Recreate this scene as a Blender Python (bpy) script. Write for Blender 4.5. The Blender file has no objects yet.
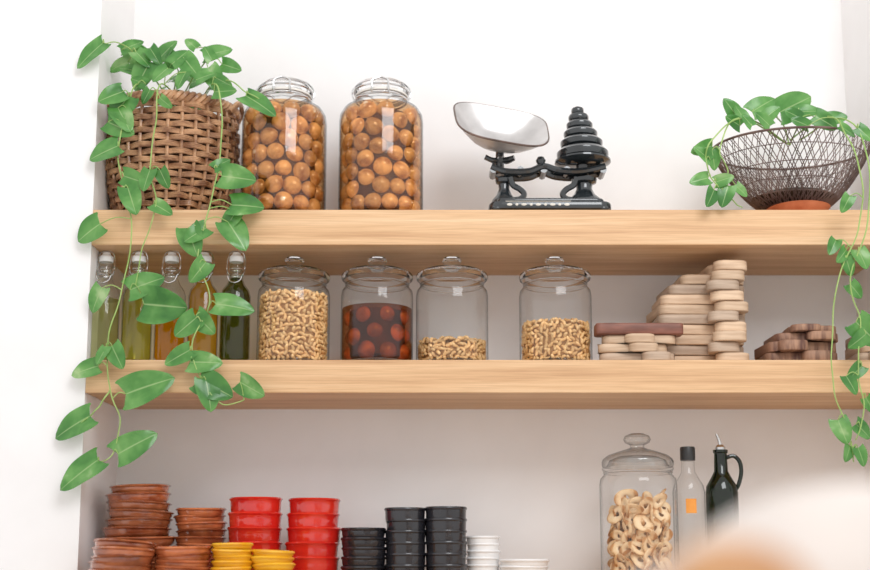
import bpy, bmesh, math, random
import numpy as np
from mathutils import Vector, Matrix, Euler
random.seed(7)
C = bpy.context.scene.collection
pi = math.pi

# ------------------------------------------------------------ camera model
CAM = Vector((0, -3.0, 1.2)); PITCH = math.radians(8.5); FPX = 1215.0; SH = 94.0
cp, sp = math.cos(PITCH), math.sin(PITCH)
def Pt(px, py, y):
    u = (px-435)/FPX; v = (285-py+SH)/FPX
    t = (y-CAM.y)/(cp - v*sp)
    return Vector((u*t, y, CAM.z + t*(sp+v*cp)))

# ------------------------------------------------------------ materials
def new_mat(name):
    m = bpy.data.materials.new(name); m.use_nodes = True
    nt = m.node_tree; b = nt.nodes['Principled BSDF']
    return m, nt, b
def N(nt, t, **kw):
    n = nt.nodes.new(t)
    for k, v in kw.items():
        if k in n.inputs.keys(): n.inputs[k].default_value = v
        else: setattr(n, k, v)
    return n
def ramp(nt, stops):
    r = nt.nodes.new('ShaderNodeValToRGB'); e = r.color_ramp.elements
    while len(e) < len(stops): e.new(0.5)
    for i, (p, c) in enumerate(stops):
        e[i].position = p; e[i].color = (*c, 1)
    return r
def simple(name, c1, c2=None, rough=0.5, scale=20, stretch=(1,1,1), metal=0, bump=0, coat=0, rnd=0.0, detail=4, lo=0.35, hi=0.65):
    m, nt, b = new_mat(name)
    c2 = c2 or c1
    tc = N(nt, 'ShaderNodeTexCoord'); mp = N(nt, 'ShaderNodeMapping'); mp.inputs['Scale'].default_value = stretch
    nz = N(nt, 'ShaderNodeTexNoise'); nz.inputs['Scale'].default_value = scale; nz.inputs['Detail'].default_value = detail
    nt.links.new(tc.outputs['Object'], mp.inputs[0]); nt.links.new(mp.outputs[0], nz.inputs['Vector'])
    r = ramp(nt, [(lo, c1), (hi, c2)])
    nt.links.new(nz.outputs['Fac'], r.inputs[0])
    out = r.outputs[0]
    if rnd > 0:
        oi = N(nt, 'ShaderNodeObjectInfo'); hs = N(nt, 'ShaderNodeHueSaturation')
        mr = N(nt, 'ShaderNodeMapRange'); mr.inputs['To Min'].default_value = 1-rnd; mr.inputs['To Max'].default_value = 1+rnd
        nt.links.new(oi.outputs['Random'], mr.inputs[0]); nt.links.new(mr.outputs[0], hs.inputs['Value'])
        nt.links.new(out, hs.inputs['Color']); out = hs.outputs[0]
    nt.links.new(out, b.inputs['Base Color'])
    b.inputs['Roughness'].default_value = rough; b.inputs['Metallic'].default_value = metal
    b.inputs['Coat Weight'].default_value = coat
    if bump:
        bp = N(nt, 'ShaderNodeBump'); bp.inputs['Strength'].default_value = bump; bp.inputs['Distance'].default_value = 0.004
        nt.links.new(nz.outputs['Fac'], bp.inputs['Height']); nt.links.new(bp.outputs[0], b.inputs['Normal'])
    return m
def glassy(name, center, edge, refl=0.05, edge_refl=0.55, rough=0.02, power=3.0):
    m = bpy.data.materials.new(name); m.use_nodes = True; nt = m.node_tree; nt.nodes.clear()
    out = N(nt, 'ShaderNodeOutputMaterial'); lw = N(nt, 'ShaderNodeLayerWeight'); lw.inputs['Blend'].default_value = 0.5
    pw = N(nt, 'ShaderNodeMath', operation='POWER'); pw.inputs[1].default_value = power
    nt.links.new(lw.outputs['Facing'], pw.inputs[0])
    r = ramp(nt, [(0.0, center), (0.2, center), (1.0, edge)])
    nt.links.new(pw.outputs[0], r.inputs[0])
    mr = N(nt, 'ShaderNodeMapRange'); mr.inputs['To Min'].default_value = refl; mr.inputs['To Max'].default_value = edge_refl
    nt.links.new(pw.outputs[0], mr.inputs[0])
    tr = N(nt, 'ShaderNodeBsdfTransparent'); gl = N(nt, 'ShaderNodeBsdfGlossy'); gl.inputs['Roughness'].default_value = rough
    nt.links.new(r.outputs[0], tr.inputs[0])
    mx = N(nt, 'ShaderNodeMixShader')
    nt.links.new(mr.outputs[0], mx.inputs[0]); nt.links.new(tr.outputs[0], mx.inputs[1]); nt.links.new(gl.outputs[0], mx.inputs[2])
    nt.links.new(mx.outputs[0], out.inputs[0])
    return m
def solidglass(name, col, ior=1.45):
    m, nt, b = new_mat(name)
    b.inputs['Base Color'].default_value = (*col, 1); b.inputs['Transmission Weight'].default_value = 1
    b.inputs['Roughness'].default_value = 0.03; b.inputs['IOR'].default_value = ior
    return m

M = {}
M['wall'] = simple('white_plaster', (0.86,0.84,0.832), (0.895,0.877,0.87), 0.9, 6, bump=0.05)
M['floor'] = simple('pale_concrete', (0.6,0.58,0.57), (0.7,0.68,0.67), 0.7, 3)
def oak():
    m, nt, b = new_mat('light_oak')
    tc = N(nt, 'ShaderNodeTexCoord'); mp = N(nt, 'ShaderNodeMapping'); mp.inputs['Scale'].default_value = (0.9, 16, 38)
    nz = N(nt, 'ShaderNodeTexNoise'); nz.inputs['Scale'].default_value = 1.6; nz.inputs['Detail'].default_value = 10; nz.inputs['Distortion'].default_value = 0.25; nz.inputs['Roughness'].default_value = 0.6
    nt.links.new(tc.outputs['Object'], mp.inputs[0]); nt.links.new(mp.outputs[0], nz.inputs['Vector'])
    r = ramp(nt, [(0.3, (0.56,0.315,0.155)), (0.5, (0.70,0.44,0.235)), (0.72, (0.79,0.54,0.32))])
    nt.links.new(nz.outputs['Fac'], r.inputs[0])
    mp2 = N(nt, 'ShaderNodeMapping'); mp2.inputs['Scale'].default_value = (5, 160, 260)
    nz2 = N(nt, 'ShaderNodeTexNoise'); nz2.inputs['Scale'].default_value = 2; nz2.inputs['Detail'].default_value = 3
    nt.links.new(tc.outputs['Object'], mp2.inputs[0]); nt.links.new(mp2.outputs[0], nz2.inputs['Vector'])
    mx = N(nt, 'ShaderNodeMix', data_type='RGBA', blend_type='MULTIPLY'); mx.inputs[0].default_value = 0.55
    r2 = ramp(nt, [(0.35, (0.76,0.70,0.64)), (0.58, (1,1,1))])
    nt.links.new(nz2.outputs['Fac'], r2.inputs[0]); nt.links.new(r.outputs[0], mx.inputs[6]); nt.links.new(r2.outputs[0], mx.inputs[7])
    nt.links.new(mx.outputs[2], b.inputs['Base Color']); b.inputs['Roughness'].default_value = 0.5
    return m
M['oak'] = oak()
M['wicker'] = simple('chestnut_wicker', (0.20,0.082,0.035), (0.56,0.31,0.16), 0.45, 30, stretch=(1,1,1.6), coat=0.2)
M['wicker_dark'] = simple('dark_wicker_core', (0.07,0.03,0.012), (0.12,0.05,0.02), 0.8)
M['glass'] = glassy('clear_glass', (0.985,0.99,0.99), (0.30,0.315,0.32), 0.045, 0.55, power=3.0)
M['glass_solid'] = solidglass('thick_clear_glass', (0.99,0.995,0.995))
M['glass_lid'] = solidglass('pressed_glass_lid', (0.99,0.995,0.995), 1.22)
M['glass_thin_lid'] = glassy('clear_domed_lid_glass', (0.96,0.97,0.97), (0.35,0.36,0.37), 0.08, 0.5, power=1.8)
M['glass_green'] = glassy('green_tinted_glass', (0.93,0.96,0.90), (0.28,0.34,0.2), 0.05, 0.5)
M['glass_bottlegreen'] = glassy('deep_bottle_green_glass', (0.05,0.12,0.04), (0.005,0.02,0.005), 0.06, 0.5)
M['oil_green'] = glassy('green_olive_oil', (0.88,0.84,0.36), (0.42,0.38,0.06), 0.0, 0.05)
M['oil_pale'] = glassy('pale_olive_oil', (0.86,0.88,0.62), (0.42,0.46,0.20), 0.0, 0.05)
M['oil_orange'] = glassy('golden_orange_oil', (1.0,0.66,0.08), (0.85,0.40,0.01), 0.0, 0.05)
M['oil_amber'] = glassy('amber_oil', (0.97,0.74,0.24), (0.60,0.32,0.04), 0.0, 0.05)
M['oil_dark'] = glassy('dark_green_oil', (0.40,0.42,0.14), (0.10,0.11,0.02), 0.0, 0.05)
M['brine'] = glassy('brown_pickling_brine', (0.91,0.71,0.49), (0.22,0.08,0.03), 0.02, 0.12)
M['murk'] = simple('murky_brown_brine', (0.04,0.012,0.005), (0.10,0.032,0.012), 0.5, 18)  # brown brine darkened in colour to paint the shade in gaps between onions
M['syrup'] = glassy('dark_amber_syrup', (0.72,0.38,0.18), (0.12,0.03,0.012), 0.02, 0.12)
M['murk2'] = simple('murky_dark_syrup', (0.02,0.005,0.003), (0.09,0.022,0.008), 0.5, 14)  # near-black syrup tone for an added core, painting shade between the fruit
M['onion'] = simple('tan_onion_skin', (0.38,0.18,0.07), (0.82,0.56,0.31), 0.12, 34, stretch=(1,1,0.5), rnd=0.28, coat=1.0, lo=0.36, hi=0.6)
M['plum'] = simple('preserved_fruit_skin', (0.16,0.05,0.018), (0.62,0.26,0.09), 0.12, 26, rnd=0.45, coat=1.0)
M['cashew'] = simple('roasted_cashew', (0.54,0.27,0.085), (0.88,0.58,0.27), 0.5, 45, rnd=0.2, lo=0.3, hi=0.65)
M['cashew_core'] = simple('roasted_cashew_bulk', (0.28,0.13,0.04), (0.42,0.21,0.07), 0.7, 60)  # darker cashew tone for the core, shade between the nuts painted in
M['steel'] = simple('steel_wire', (0.6,0.6,0.6), (0.78,0.78,0.78), 0.22, metal=1.0)
M['iron'] = simple('black_enamelled_iron', (0.008,0.011,0.013), (0.02,0.026,0.03), 0.18, 15, coat=0.8)
M['enamel'] = simple('worn_pale_metal', (0.46,0.44,0.43), (0.72,0.70,0.69), 0.3, 9, metal=0.55, coat=0.3)
M['rim'] = simple('worn_brown_rim', (0.06,0.04,0.03), (0.16,0.10,0.08), 0.4)
M['cream'] = simple('cream_paint', (0.6,0.57,0.5), (0.7,0.67,0.6), 0.5)
M['darkwire'] = simple('dark_bronze_wire', (0.085,0.05,0.04), (0.19,0.12,0.10), 0.4, metal=0.25)
M['terra'] = simple('terracotta', (0.50,0.13,0.05), (0.66,0.22,0.10), 0.6, 20)
M['terra_glaze'] = simple('glazed_brown_terracotta', (0.22,0.048,0.016), (0.50,0.155,0.06), 0.12, 16, coat=1.0, rnd=0.3)
M['red'] = simple('red_glazed_ceramic', (0.58,0.012,0.010), (0.70,0.03,0.015), 0.12, 10, coat=0.8, rnd=0.1)
M['yellow'] = simple('yellow_glazed_ceramic', (0.78,0.36,0.01), (0.88,0.50,0.03), 0.2, 10, coat=0.6)
M['black'] = simple('black_glazed_ceramic', (0.012,0.012,0.016), (0.022,0.022,0.028), 0.25, 10, coat=0.4)
M['whitecer'] = simple('white_ceramic', (0.82,0.82,0.82), (0.87,0.87,0.87), 0.25, 10, coat=0.3)
M['board'] = simple('pale_beech_board', (0.50,0.335,0.215), (0.70,0.51,0.35), 0.6, 5, stretch=(2,2,22), rnd=0.12)
M['board_grey'] = simple('weathered_board', (0.38,0.265,0.185), (0.56,0.42,0.31), 0.6, 5, stretch=(2,2,22), rnd=0.12)
M['board_red'] = simple('reddish_hardwood_board', (0.16,0.055,0.035), (0.27,0.10,0.065), 0.5, 6, stretch=(3,3,14), rnd=0.1)
M['board_dark'] = simple('walnut_board', (0.11,0.045,0.03), (0.38,0.21,0.13), 0.6, 5, stretch=(16,1,3), rnd=0.1)
M['plastic'] = simple('black_plastic', (0.02,0.02,0.02), (0.03,0.03,0.03), 0.4)
M['label_o'] = simple('orange_paper_label', (0.80,0.30,0.05), (0.86,0.38,0.08), 0.7)
M['stem'] = simple('green_stem', (0.24,0.40,0.10), (0.36,0.52,0.16), 0.5)
M['soil'] = simple('dark_potting_soil', (0.03,0.018,0.01), (0.08,0.05,0.03), 0.95, 60, bump=0.5)
M['linen'] = simple('white_linen', (0.60,0.54,0.50), (0.68,0.615,0.57), 0.9, 12)
M['crust'] = simple('golden_bread_crust', (0.42,0.20,0.085), (0.62,0.35,0.17), 0.7, 14)
M['rubber'] = simple('pale_rubber_gasket', (0.75,0.72,0.66), (0.8,0.77,0.72), 0.5)
def biscuitmat():
    m, nt, b = new_mat('toasted_biscuit')
    tc = N(nt, 'ShaderNodeTexCoord'); ln = N(nt, 'ShaderNodeVectorMath', operation='LENGTH')
    nt.links.new(tc.outputs['Object'], ln.inputs[0])
    nz = N(nt, 'ShaderNodeTexNoise'); nz.inputs['Scale'].default_value = 70
    nt.links.new(tc.outputs['Object'], nz.inputs['Vector'])
    ma = N(nt, 'ShaderNodeMath', operation='MULTIPLY_ADD'); ma.inputs[1].default_value = 0.016; nt.links.new(nz.outputs['Fac'], ma.inputs[0]); nt.links.new(ln.outputs['Value'], ma.inputs[2])
    mr = N(nt, 'ShaderNodeMapRange'); mr.inputs['From Min'].default_value = 0.008; mr.inputs['From Max'].default_value = 0.034; nt.links.new(ma.outputs[0], mr.inputs[0])
    r = ramp(nt, [(0.0, (0.60,0.32,0.13)), (0.25, (0.90,0.70,0.46)), (0.70, (0.86,0.62,0.36)), (0.97, (0.52,0.25,0.09))])
    nt.links.new(mr.outputs[0], r.inputs[0]); nt.links.new(r.outputs[0], b.inputs['Base Color']); b.inputs['Roughness'].default_value = 0.7
    return m
M['biscuit'] = biscuitmat()
def leafmat():
    m, nt, b = new_mat('pothos_leaf')
    uv = N(nt, 'ShaderNodeUVMap'); sx = N(nt, 'ShaderNodeSeparateXYZ'); nt.links.new(uv.outputs[0], sx.inputs[0])
    tc = N(nt, 'ShaderNodeTexCoord'); nz = N(nt, 'ShaderNodeTexNoise'); nz.inputs['Scale'].default_value = 16; nz.inputs['Detail'].default_value = 3; nz.inputs['Distortion'].default_value = 0.3
    nt.links.new(tc.outputs['Object'], nz.inputs['Vector'])
    r = ramp(nt, [(0.30, (0.045,0.18,0.035)), (0.46, (0.085,0.27,0.055)), (0.62, (0.16,0.38,0.10)), (0.76, (0.42,0.58,0.28))])
    nt.links.new(nz.outputs['Fac'], r.inputs[0])
    sub = N(nt, 'ShaderNodeMath', operation='SUBTRACT'); sub.inputs[1].default_value = 0.5
    ab = N(nt, 'ShaderNodeMath', operation='ABSOLUTE'); nt.links.new(sx.outputs[0], sub.inputs[0]); nt.links.new(sub.outputs[0], ab.inputs[0])
    lt = N(nt, 'ShaderNodeMapRange'); lt.inputs['From Min'].default_value = 0.010; lt.inputs['From Max'].default_value = 0.035
    lt.inputs['To Min'].default_value = 0.65; lt.inputs['To Max'].default_value = 0.0
    nt.links.new(ab.outputs[0], lt.inputs[0])
    mx = N(nt, 'ShaderNodeMix', data_type='RGBA'); mx.inputs[7].default_value = (0.40,0.58,0.25,1)
    nt.links.new(lt.outputs[0], mx.inputs[0]); nt.links.new(r.outputs[0], mx.inputs[6])
    nt.links.new(mx.outputs[2], b.inputs['Base Color']); b.inputs['Roughness'].default_value = 0.24
    tl = N(nt, 'ShaderNodeBsdfTranslucent'); nt.links.new(mx.outputs[2], tl.inputs[0])
    ms = N(nt, 'ShaderNodeMixShader'); ms.inputs[0].default_value = 0.22
    nt.links.new(b.outputs[0], ms.inputs[1]); nt.links.new(tl.outputs[0], ms.inputs[2])
    nt.links.new(ms.outputs[0], nt.nodes['Material Output'].inputs[0])
    return m
M['leaf'] = leafmat()

# ------------------------------------------------------------ mesh helpers
class MB:
    def __init__(s): s.v = []; s.f = []; s.uv = []
    def add(s, vs, fs, uvs=None):
        o = len(s.v); s.v += [Vector(v) for v in vs]; s.f += [tuple(i+o for i in f) for f in fs]
        s.uv += (uvs if uvs else [(0, 0)]*len(vs)); return s
    def lathe(s, prof, segs=48, sx=1, sy=1, off=(0,0,0), cap=True, wob=0):
        vs = []; fs = []
        n = len(prof)
        for (r, z) in prof:
            for k in range(segs):
                a = 2*pi*k/segs; q = r*(1+wob*math.sin(2*a+1))
                vs.append((q*math.cos(a)*sx+off[0], q*math.sin(a)*sy+off[1], z+off[2]))
        for i in range(n-1):
            for k in range(segs):
                k2 = (k+1) % segs
                fs.append((i*segs+k, i*segs+k2, (i+1)*segs+k2, (i+1)*segs+k))
        if prof[0][0] > 1e-6 and cap: fs.append(tuple(range(segs))[::-1])
        if prof[-1][0] > 1e-6 and cap: fs.append(tuple((n-1)*segs+k for k in range(segs)))
        return s.add(vs, fs)
    def tube(s, path, r, sides=6, closed=False, taper=None):
        path = [Vector(p) for p in path]; n = len(path); vs = []; fs = []
        prev = None
        for i, p in enumerate(path):
            if closed: t = path[(i+1) % n]-path[i-1]
            else: t = path[min(i+1, n-1)]-path[max(i-1, 0)]
            if t.length < 1e-9: t = Vector((0,0,1))
            t.normalize()
            if prev is None:
                a = Vector((0,0,1)) if abs(t.z) < 0.9 else Vector((1,0,0))
                u = t.cross(a).normalized()
            else:
                u = (prev - t*prev.dot(t))
                u = u.normalized() if u.length > 1e-6 else t.orthogonal().normalized()
            prev = u; w = t.cross(u)
            rr = r if taper is None else r*(1+(taper-1)*i/(n-1))
            for k in range(sides):
                a = 2*pi*k/sides; vs.append(p+u*math.cos(a)*rr+w*math.sin(a)*rr)
        m = n if closed else n-1
        for i in range(m):
            for k in range(sides):
                i2 = (i+1) % n; k2 = (k+1) % sides
                fs.append((i*sides+k, i*sides+k2, i2*sides+k2, i2*sides+k))
        if not closed:
            fs.append(tuple(range(sides))[::-1]); fs.append(tuple((n-1)*sides+k for k in range(sides)))
        return s.add(vs, fs)
    def box(s, x0, x1, y0, y1, z0, z1):
        vs = [(x0,y0,z0),(x1,y0,z0),(x1,y1,z0),(x0,y1,z0),(x0,y0,z1),(x1,y0,z1),(x1,y1,z1),(x0,y1,z1)]
        return s.add(vs, [(3,2,1,0),(4,5,6,7),(0,1,5,4),(1,2,6,5),(2,3,7,6),(3,0,4,7)])
    def ball(s, c, r, sx=1, sy=1, sz=1, seg=12, ring=8):
        prof = [(r*math.sin(pi*i/ring)+1e-7, -r*math.cos(pi*i/ring)) for i in range(ring+1)]
        vs = []; fs = []
        for (q, z) in prof:
            for k in range(seg):
                a = 2*pi*k/seg; vs.append((q*math.cos(a)*sx+c[0], q*math.sin(a)*sy+c[1], z*sz+c[2]))
        for i in range(ring):
            for k in range(seg):
                k2 = (k+1) % seg; fs.append((i*seg+k, i*seg+k2, (i+1)*seg+k2, (i+1)*seg+k))
        return s.add(vs, fs)
    def prism(s, outline, z0, z1, bev=0.0):
        n = len(outline); vs = []; fs = []
        def ring(z, inset):
            for i, p in enumerate(outline):
                a = Vector(outline[i-1][:2]); b = Vector(outline[(i+1) % n][:2]); t = (b-a).normalized()
                nn = Vector((-t.y, t.x))
                vs.append((p[0]+nn.x*inset, p[1]+nn.y*inset, z))
        zs = [(z0, bev), (z0+bev*0.3, bev*0.3), (z0+bev, 0), (z1-bev, 0), (z1-bev*0.3, bev*0.3), (z1, bev)] if bev else [(z0, 0), (z1, 0)]
        for z, i_ in zs: ring(z, i_)
        for j in range(len(zs)-1):
            for k in range(n):
                k2 = (k+1) % n; fs.append((j*n+k, j*n+k2, (j+1)*n+k2, (j+1)*n+k))
        fs.append(tuple(range(n))[::-1]); fs.append(tuple((len(zs)-1)*n+k for k in range(n)))
        return s.add(vs, fs)
    def obj(s, name, mat, parent=None, smooth=35, origin=None, loc=None, label=None):
        me = bpy.data.meshes.new(name)
        o0 = Vector(origin) if origin is not None else Vector((0,0,0))
        me.from_pydata([v-o0 for v in s.v], [], s.f); me.update()
        uvl = me.uv_layers.new(name='UVMap')
        for l in me.loops: uvl.data[l.index].uv = s.uv[l.vertex_index]
        me.materials.append(mat if not isinstance(mat, str) else M[mat])
        if smooth:
            me.shade_smooth(); me.set_sharp_from_angle(angle=math.radians(smooth))
        o = bpy.data.objects.new(name, me); C.objects.link(o)
        if parent: o.parent = parent
        if loc is not None: o.location = loc
        if label: o['label'] = label
        return o
def root(name, loc, label, cat, group=None):
    e = bpy.data.objects.new(name, None); e.empty_display_size = 0.03; e.location = loc; C.objects.link(e)
    return tag(e, label, cat, group)
def tag(o, label, cat, group=None):
    o['label'] = label; o['category'] = cat
    if group: o['group'] = group
    return o
def circ(r, z, n=48, sx=1, sy=1, cx=0, cy=0):
    return [(cx+r*sx*math.cos(2*pi*k/n), cy+r*sy*math.sin(2*pi*k/n), z) for k in range(n)]
def smoothpath(pts, sub=8):
    pts = [Vector(p) for p in pts]; out = []
    for i in range(len(pts)-1):
        p0 = pts[max(i-1,0)]; p1 = pts[i]; p2 = pts[i+1]; p3 = pts[min(i+2, len(pts)-1)]
        for k in range(sub):
            t = k/sub
            out.append(0.5*((2*p1)+(-p0+p2)*t+(2*p0-5*p1+4*p2-p3)*t*t+(-p0+3*p1-3*p2+p3)*t**3))
    out.append(pts[-1]); return out

# ------------------------------------------------------------ setting
ZS1, ZS1B, ZS2, ZS2B, ZC = 1.996, 1.913, 1.647, 1.572, 1.13
XL, XR = -0.785, 1.062
def struct(name, b, mat, smooth=0):
    o = MB().box(*b).obj(name, mat, smooth=smooth); o['kind'] = 'structure'; return o
struct('wall_back', (-2.6, 2.6, 0.0, 0.1, 0, 3.3), 'wall')
struct('wall_left', (-2.6, XL, -0.3, 0.0, 0, 3.3), 'wall')
struct('wall_right', (XR, 2.6, -0.3, 0.0, 0, 3.3), 'wall')
struct('floor', (-2.6, 2.6, -4.5, 0.1, -0.1, 0), 'floor')
def shelf(z0, z1, label, yf=-0.302):
    o = MB().box(XL+0.0005, XR-0.0005, yf, -0.0005, z0, z1).obj('wooden_shelf', 'oak', smooth=0)
    bv = o.modifiers.new('b', 'BEVEL'); bv.width = 0.002; bv.segments = 2
    tag(o, label, 'shelf', 'thick oak wall shelves')
shelf(ZS1B, ZS1, 'thick light oak shelf carrying basket, pickle jars and scale')
shelf(ZS2B, ZS2, 'thick light oak shelf carrying bottles, glass jars and boards')
shelf(ZC-0.06, ZC, 'deep oak worktop carrying stacked dishes and biscuit jar', -0.50)

# ------------------------------------------------------------ leaves / plants
def leaf(mb, base, tip, nrm, wf=0.42, curl=0.25):
    base = Vector(base); tip = Vector(tip); d = tip-base; L = d.length
    if L < 1e-5: return
    d.normalize(); n = Vector(nrm); n = (n-d*n.dot(d)).normalized(); w = d.cross(n)
    nt_, ns = 18, 8; vs = []; uv = []; fs = []
    for i in range(nt_+1):
        t = (i/nt_)**1.1
        # heart outline: broad rounded shoulders, drawn-out tip
        hw = L*wf*1.28*(t**0.36)*((1-t)**0.60)*(1.14-0.30*t)*1.25
        for j in range(ns+1):
            s_ = -1+2*j/ns
            along = t*L - L*0.40*abs(s_)**1.3*(1-t)**3.2*min(1, t*9)
            up = abs(s_)*hw*0.16 - curl*L*t*t + 0.018*L*math.sin(9*t+3*s_)*abs(s_)
            vs.append(base+d*along+w*(s_*hw)+n*up); uv.append((j/ns, t))
    for i in range(nt_):
        for j in range(ns):
            a = i*(ns+1)+j; fs.append((a, a+1, a+ns+2, a+ns+1))
    mb.add(vs, fs, uv)
def plant(name, loc, label, leaves, vines, extra=None, group=None):
    r = root(name, loc, label, 'plant', group)
    lm = MB(); vm = MB(); pts = []
    for vp in vines:
        p = smoothpath([Pt(*q) for q in vp], 8)
        for i, q in enumerate(p): q += Vector((0, 0.003*math.sin(i*0.9), 0.0))
        vm.tube(p, 0.0019, 6, taper=0.7); pts += p
    for (bx, by, tx, ty, y, wf) in leaves:
        b = Pt(bx, by, y); t = Pt(tx, ty, y-random.uniform(-0.008, 0.018))
        nr = Vector((random.uniform(-0.45,0.45), -1, random.uniform(-0.2,0.4)))
        leaf(lm, b, t, nr, wf*random.uniform(0.95, 1.12), random.uniform(0.04, 0.18))
        near = min(pts, key=lambda q: (q-b).length)
        if near and (near-b).length > 0.003:
            mid = (near+b)/2+Vector((0,-0.004,0.008))
            vm.tube(smoothpath([near, mid, b], 4), 0.0012, 5)
    if extra: extra(lm, vm)
    vm.obj('vine', 'stem', r, origin=loc, label='thin green trailing vines')
    fo = lm.obj('foliage', 'leaf', r, origin=loc, smooth=0, label='heart-shaped variegated green leaves')
    fo.data.shade_smooth()
    return r

yF = -0.335
BY = -0.160
BX = Pt(174, 90, BY).x; BH = Pt(174, 93, -0.275).z-ZS1
LV = [
 (103,43,75,66,-.33,.36),(122,50,143,40,-.25,.40),(142,58,120,45,-.22,.42),(150,62,134,90,-.27,.42),(158,60,176,40,-.24,.44),
 (176,52,166,74,-.26,.42),(184,58,200,78,-.28,.42),(196,48,185,38,-.22,.42),(205,56,232,48,-.24,.38),(208,68,220,90,-.27,.42),
 (222,64,241,70,-.25,.36),(186,72,176,88,-.29,.42),(168,68,152,80,-.28,.42),(140,72,118,66,-.24,.38),(128,62,108,70,-.22,.36),
 (150,48,160,64,-.28,.42),(172,64,188,50,-.28,.42),(196,80,214,72,-.29,.42),(136,52,150,66,-.27,.40),
 (212,60,204,46,-.27,.40),(216,78,232,86,-.28,.38),(146,84,130,78,-.28,.40),
 (122,92,98,100,-.325,.46),(128,96,112,120,-.32,.46),(108,122,134,134,-.325,.4),(160,98,172,108,-.31,.4),(150,90,142,104,-.31,.42),
 (214,92,236,90,-.29,.36),(118,146,88,158,-.33,.44),(124,176,148,184,yF,.42),(150,170,142,190,yF,.38),
 (160,170,168,188,yF,.4),(128,188,136,214,yF,.4),(154,204,172,214,yF,.4),(246,96,276,112,-.31,.34),
 (222,176,256,180,yF,.44),(214,168,230,158,yF,.36),(232,205,264,206,yF,.46),(236,212,222,232,yF,.44),(228,222,246,248,yF,.42),
 (100,224,76,240,yF,.52),(188,228,196,256,yF,.5),(206,228,184,240,yF,.4),(102,288,90,312,yF,.4),(130,290,164,276,yF,.42),
 (144,304,186,308,yF,.46),(206,262,190,282,yF,.4),(196,315,214,334,yF,.46),(196,318,174,336,yF,.42),(216,304,254,308,yF,.38),
 (190,350,164,364,yF,.4),(98,366,70,374,yF,.44),(112,346,122,368,yF,.4),(106,348,96,364,yF,.4),
 (126,394,172,376,yF,.38),(190,362,222,362,yF,.40),(200,380,232,396,yF,.42),(206,380,212,410,yF,.42),(240,382,264,396,yF,.42),
 (90,416,52,436,yF,.37),(118,454,156,432,yF,.40),(98,460,58,488,yF,.37),(118,108,130,130,-.32,.4)]
VN = [
 [(150,100,-.2),(136,84,-.29),(128,110,-.32),(118,150,-.328),(124,190,-.332),(132,230,yF),(122,290,yF),(108,340,yF),(110,390,yF),(120,420,yF),(112,455,yF),(98,462,yF)],
 [(200,100,-.2),(216,84,-.30),(222,120,-.325),(218,170,-.332),(206,220,yF),(198,260,yF),(210,300,yF),(192,345,yF),(202,380,yF),(222,404,yF),(244,400,yF)],
 [(180,100,-.2),(160,84,-.29),(156,120,-.32),(150,170,-.33),(156,205,yF),(142,250,yF),(136,285,yF)],
 [(210,100,-.2),(226,80,-.28),(246,92,-.31),(262,100,-.31)],
 [(170,100,-.18),(140,60,-.24),(122,44,-.29),(104,43,-.325)], [(170,100,-.18),(178,70,-.24),(158,58,-.24)], [(180,100,-.18),(200,68,-.24),(214,54,-.24)],
 [(110,390,yF),(100,405,yF),(90,416,yF),(78,425,yF)],
]
def extraA(lm, vm):
    c = Vector((BX, BY, ZS1+BH))
    for i in range(16):
        a = random.uniform(0, 2*pi); rr = random.uniform(0.0, 0.12)
        b = c+Vector((rr*math.cos(a), rr*math.sin(a)*0.7, random.uniform(0.0, 0.075)*(1.3-rr/0.13*0.6)))
        d = Vector((math.cos(a), math.sin(a)*0.6, random.uniform(-0.1,0.7))).normalized()
        L = random.uniform(0.05, 0.068)
        if (b+d*L).x < XL+0.03: continue
        leaf(lm, b, b+d*L, Vector((random.uniform(-.4,.4), -0.9, 0.5)), 0.42, 0.25)
        vm.tube([c+Vector((rr*.3*math.cos(a), rr*.3*math.sin(a), -0.05)), b], 0.0013, 5)
plant('potted_pothos', Vector((BX, BY, ZS1+BH-0.06)), 'trailing green pothos plant spilling out of the wicker basket', LV, VN, extraA)

# wicker basket
bk = root('wicker_basket', (BX, BY, ZS1), 'round brown woven wicker basket holding a trailing pothos', 'basket')
mb = MB(); rows = 16; nst = 30; sy = 0.80
def BR(z):
    t = min(z/BH, 1)
    return 0.116+0.040*math.sin(t*pi*0.76)**0.8+0.002*t
for k in range(rows):
    z = 0.012+(BH-0.038)*k/(rows-1)
    for dz in (-0.0040, 0.0, 0.0040):
        path = []
        for i in range(180):
            a = 2*pi*i/180; r = BR(z)+0.0054*math.cos(nst/2*a+(k % 2)*pi)
            path.append((r*math.cos(a), r*math.sin(a)*sy, z+dz+0.0014*math.sin(5*a+k)))
        mb.tube(path, 0.0030, 6, closed=True)
for k in range(nst):
    a = 2*pi*(k)/nst
    mb.tube([(BR(z)*math.cos(a), BR(z)*math.sin(a)*sy, z) for z in np.linspace(0.0, BH-0.01, 12)], 0.0042, 6)
mb.obj('woven_wall', 'wicker', bk)
for nm, zz, am, rt in (('braided_rim', BH-0.008, 0.010, 0.0062), ('braided_foot', 0.009, 0.005, 0.005)):
    mb = MB()
    for ph in (0, pi*2/3, pi*4/3):
        path = []
        for i in range(260):
            a = 2*pi*i/260; q = a*22+ph
            path.append(((BR(zz)+am*math.cos(q))*math.cos(a), (BR(zz)+am*math.cos(q))*math.sin(a)*sy, zz+am*math.sin(q)*0.9))
        mb.tube(path, rt, 6, closed=True)
    mb.obj(nm, 'wicker', bk)
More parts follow.
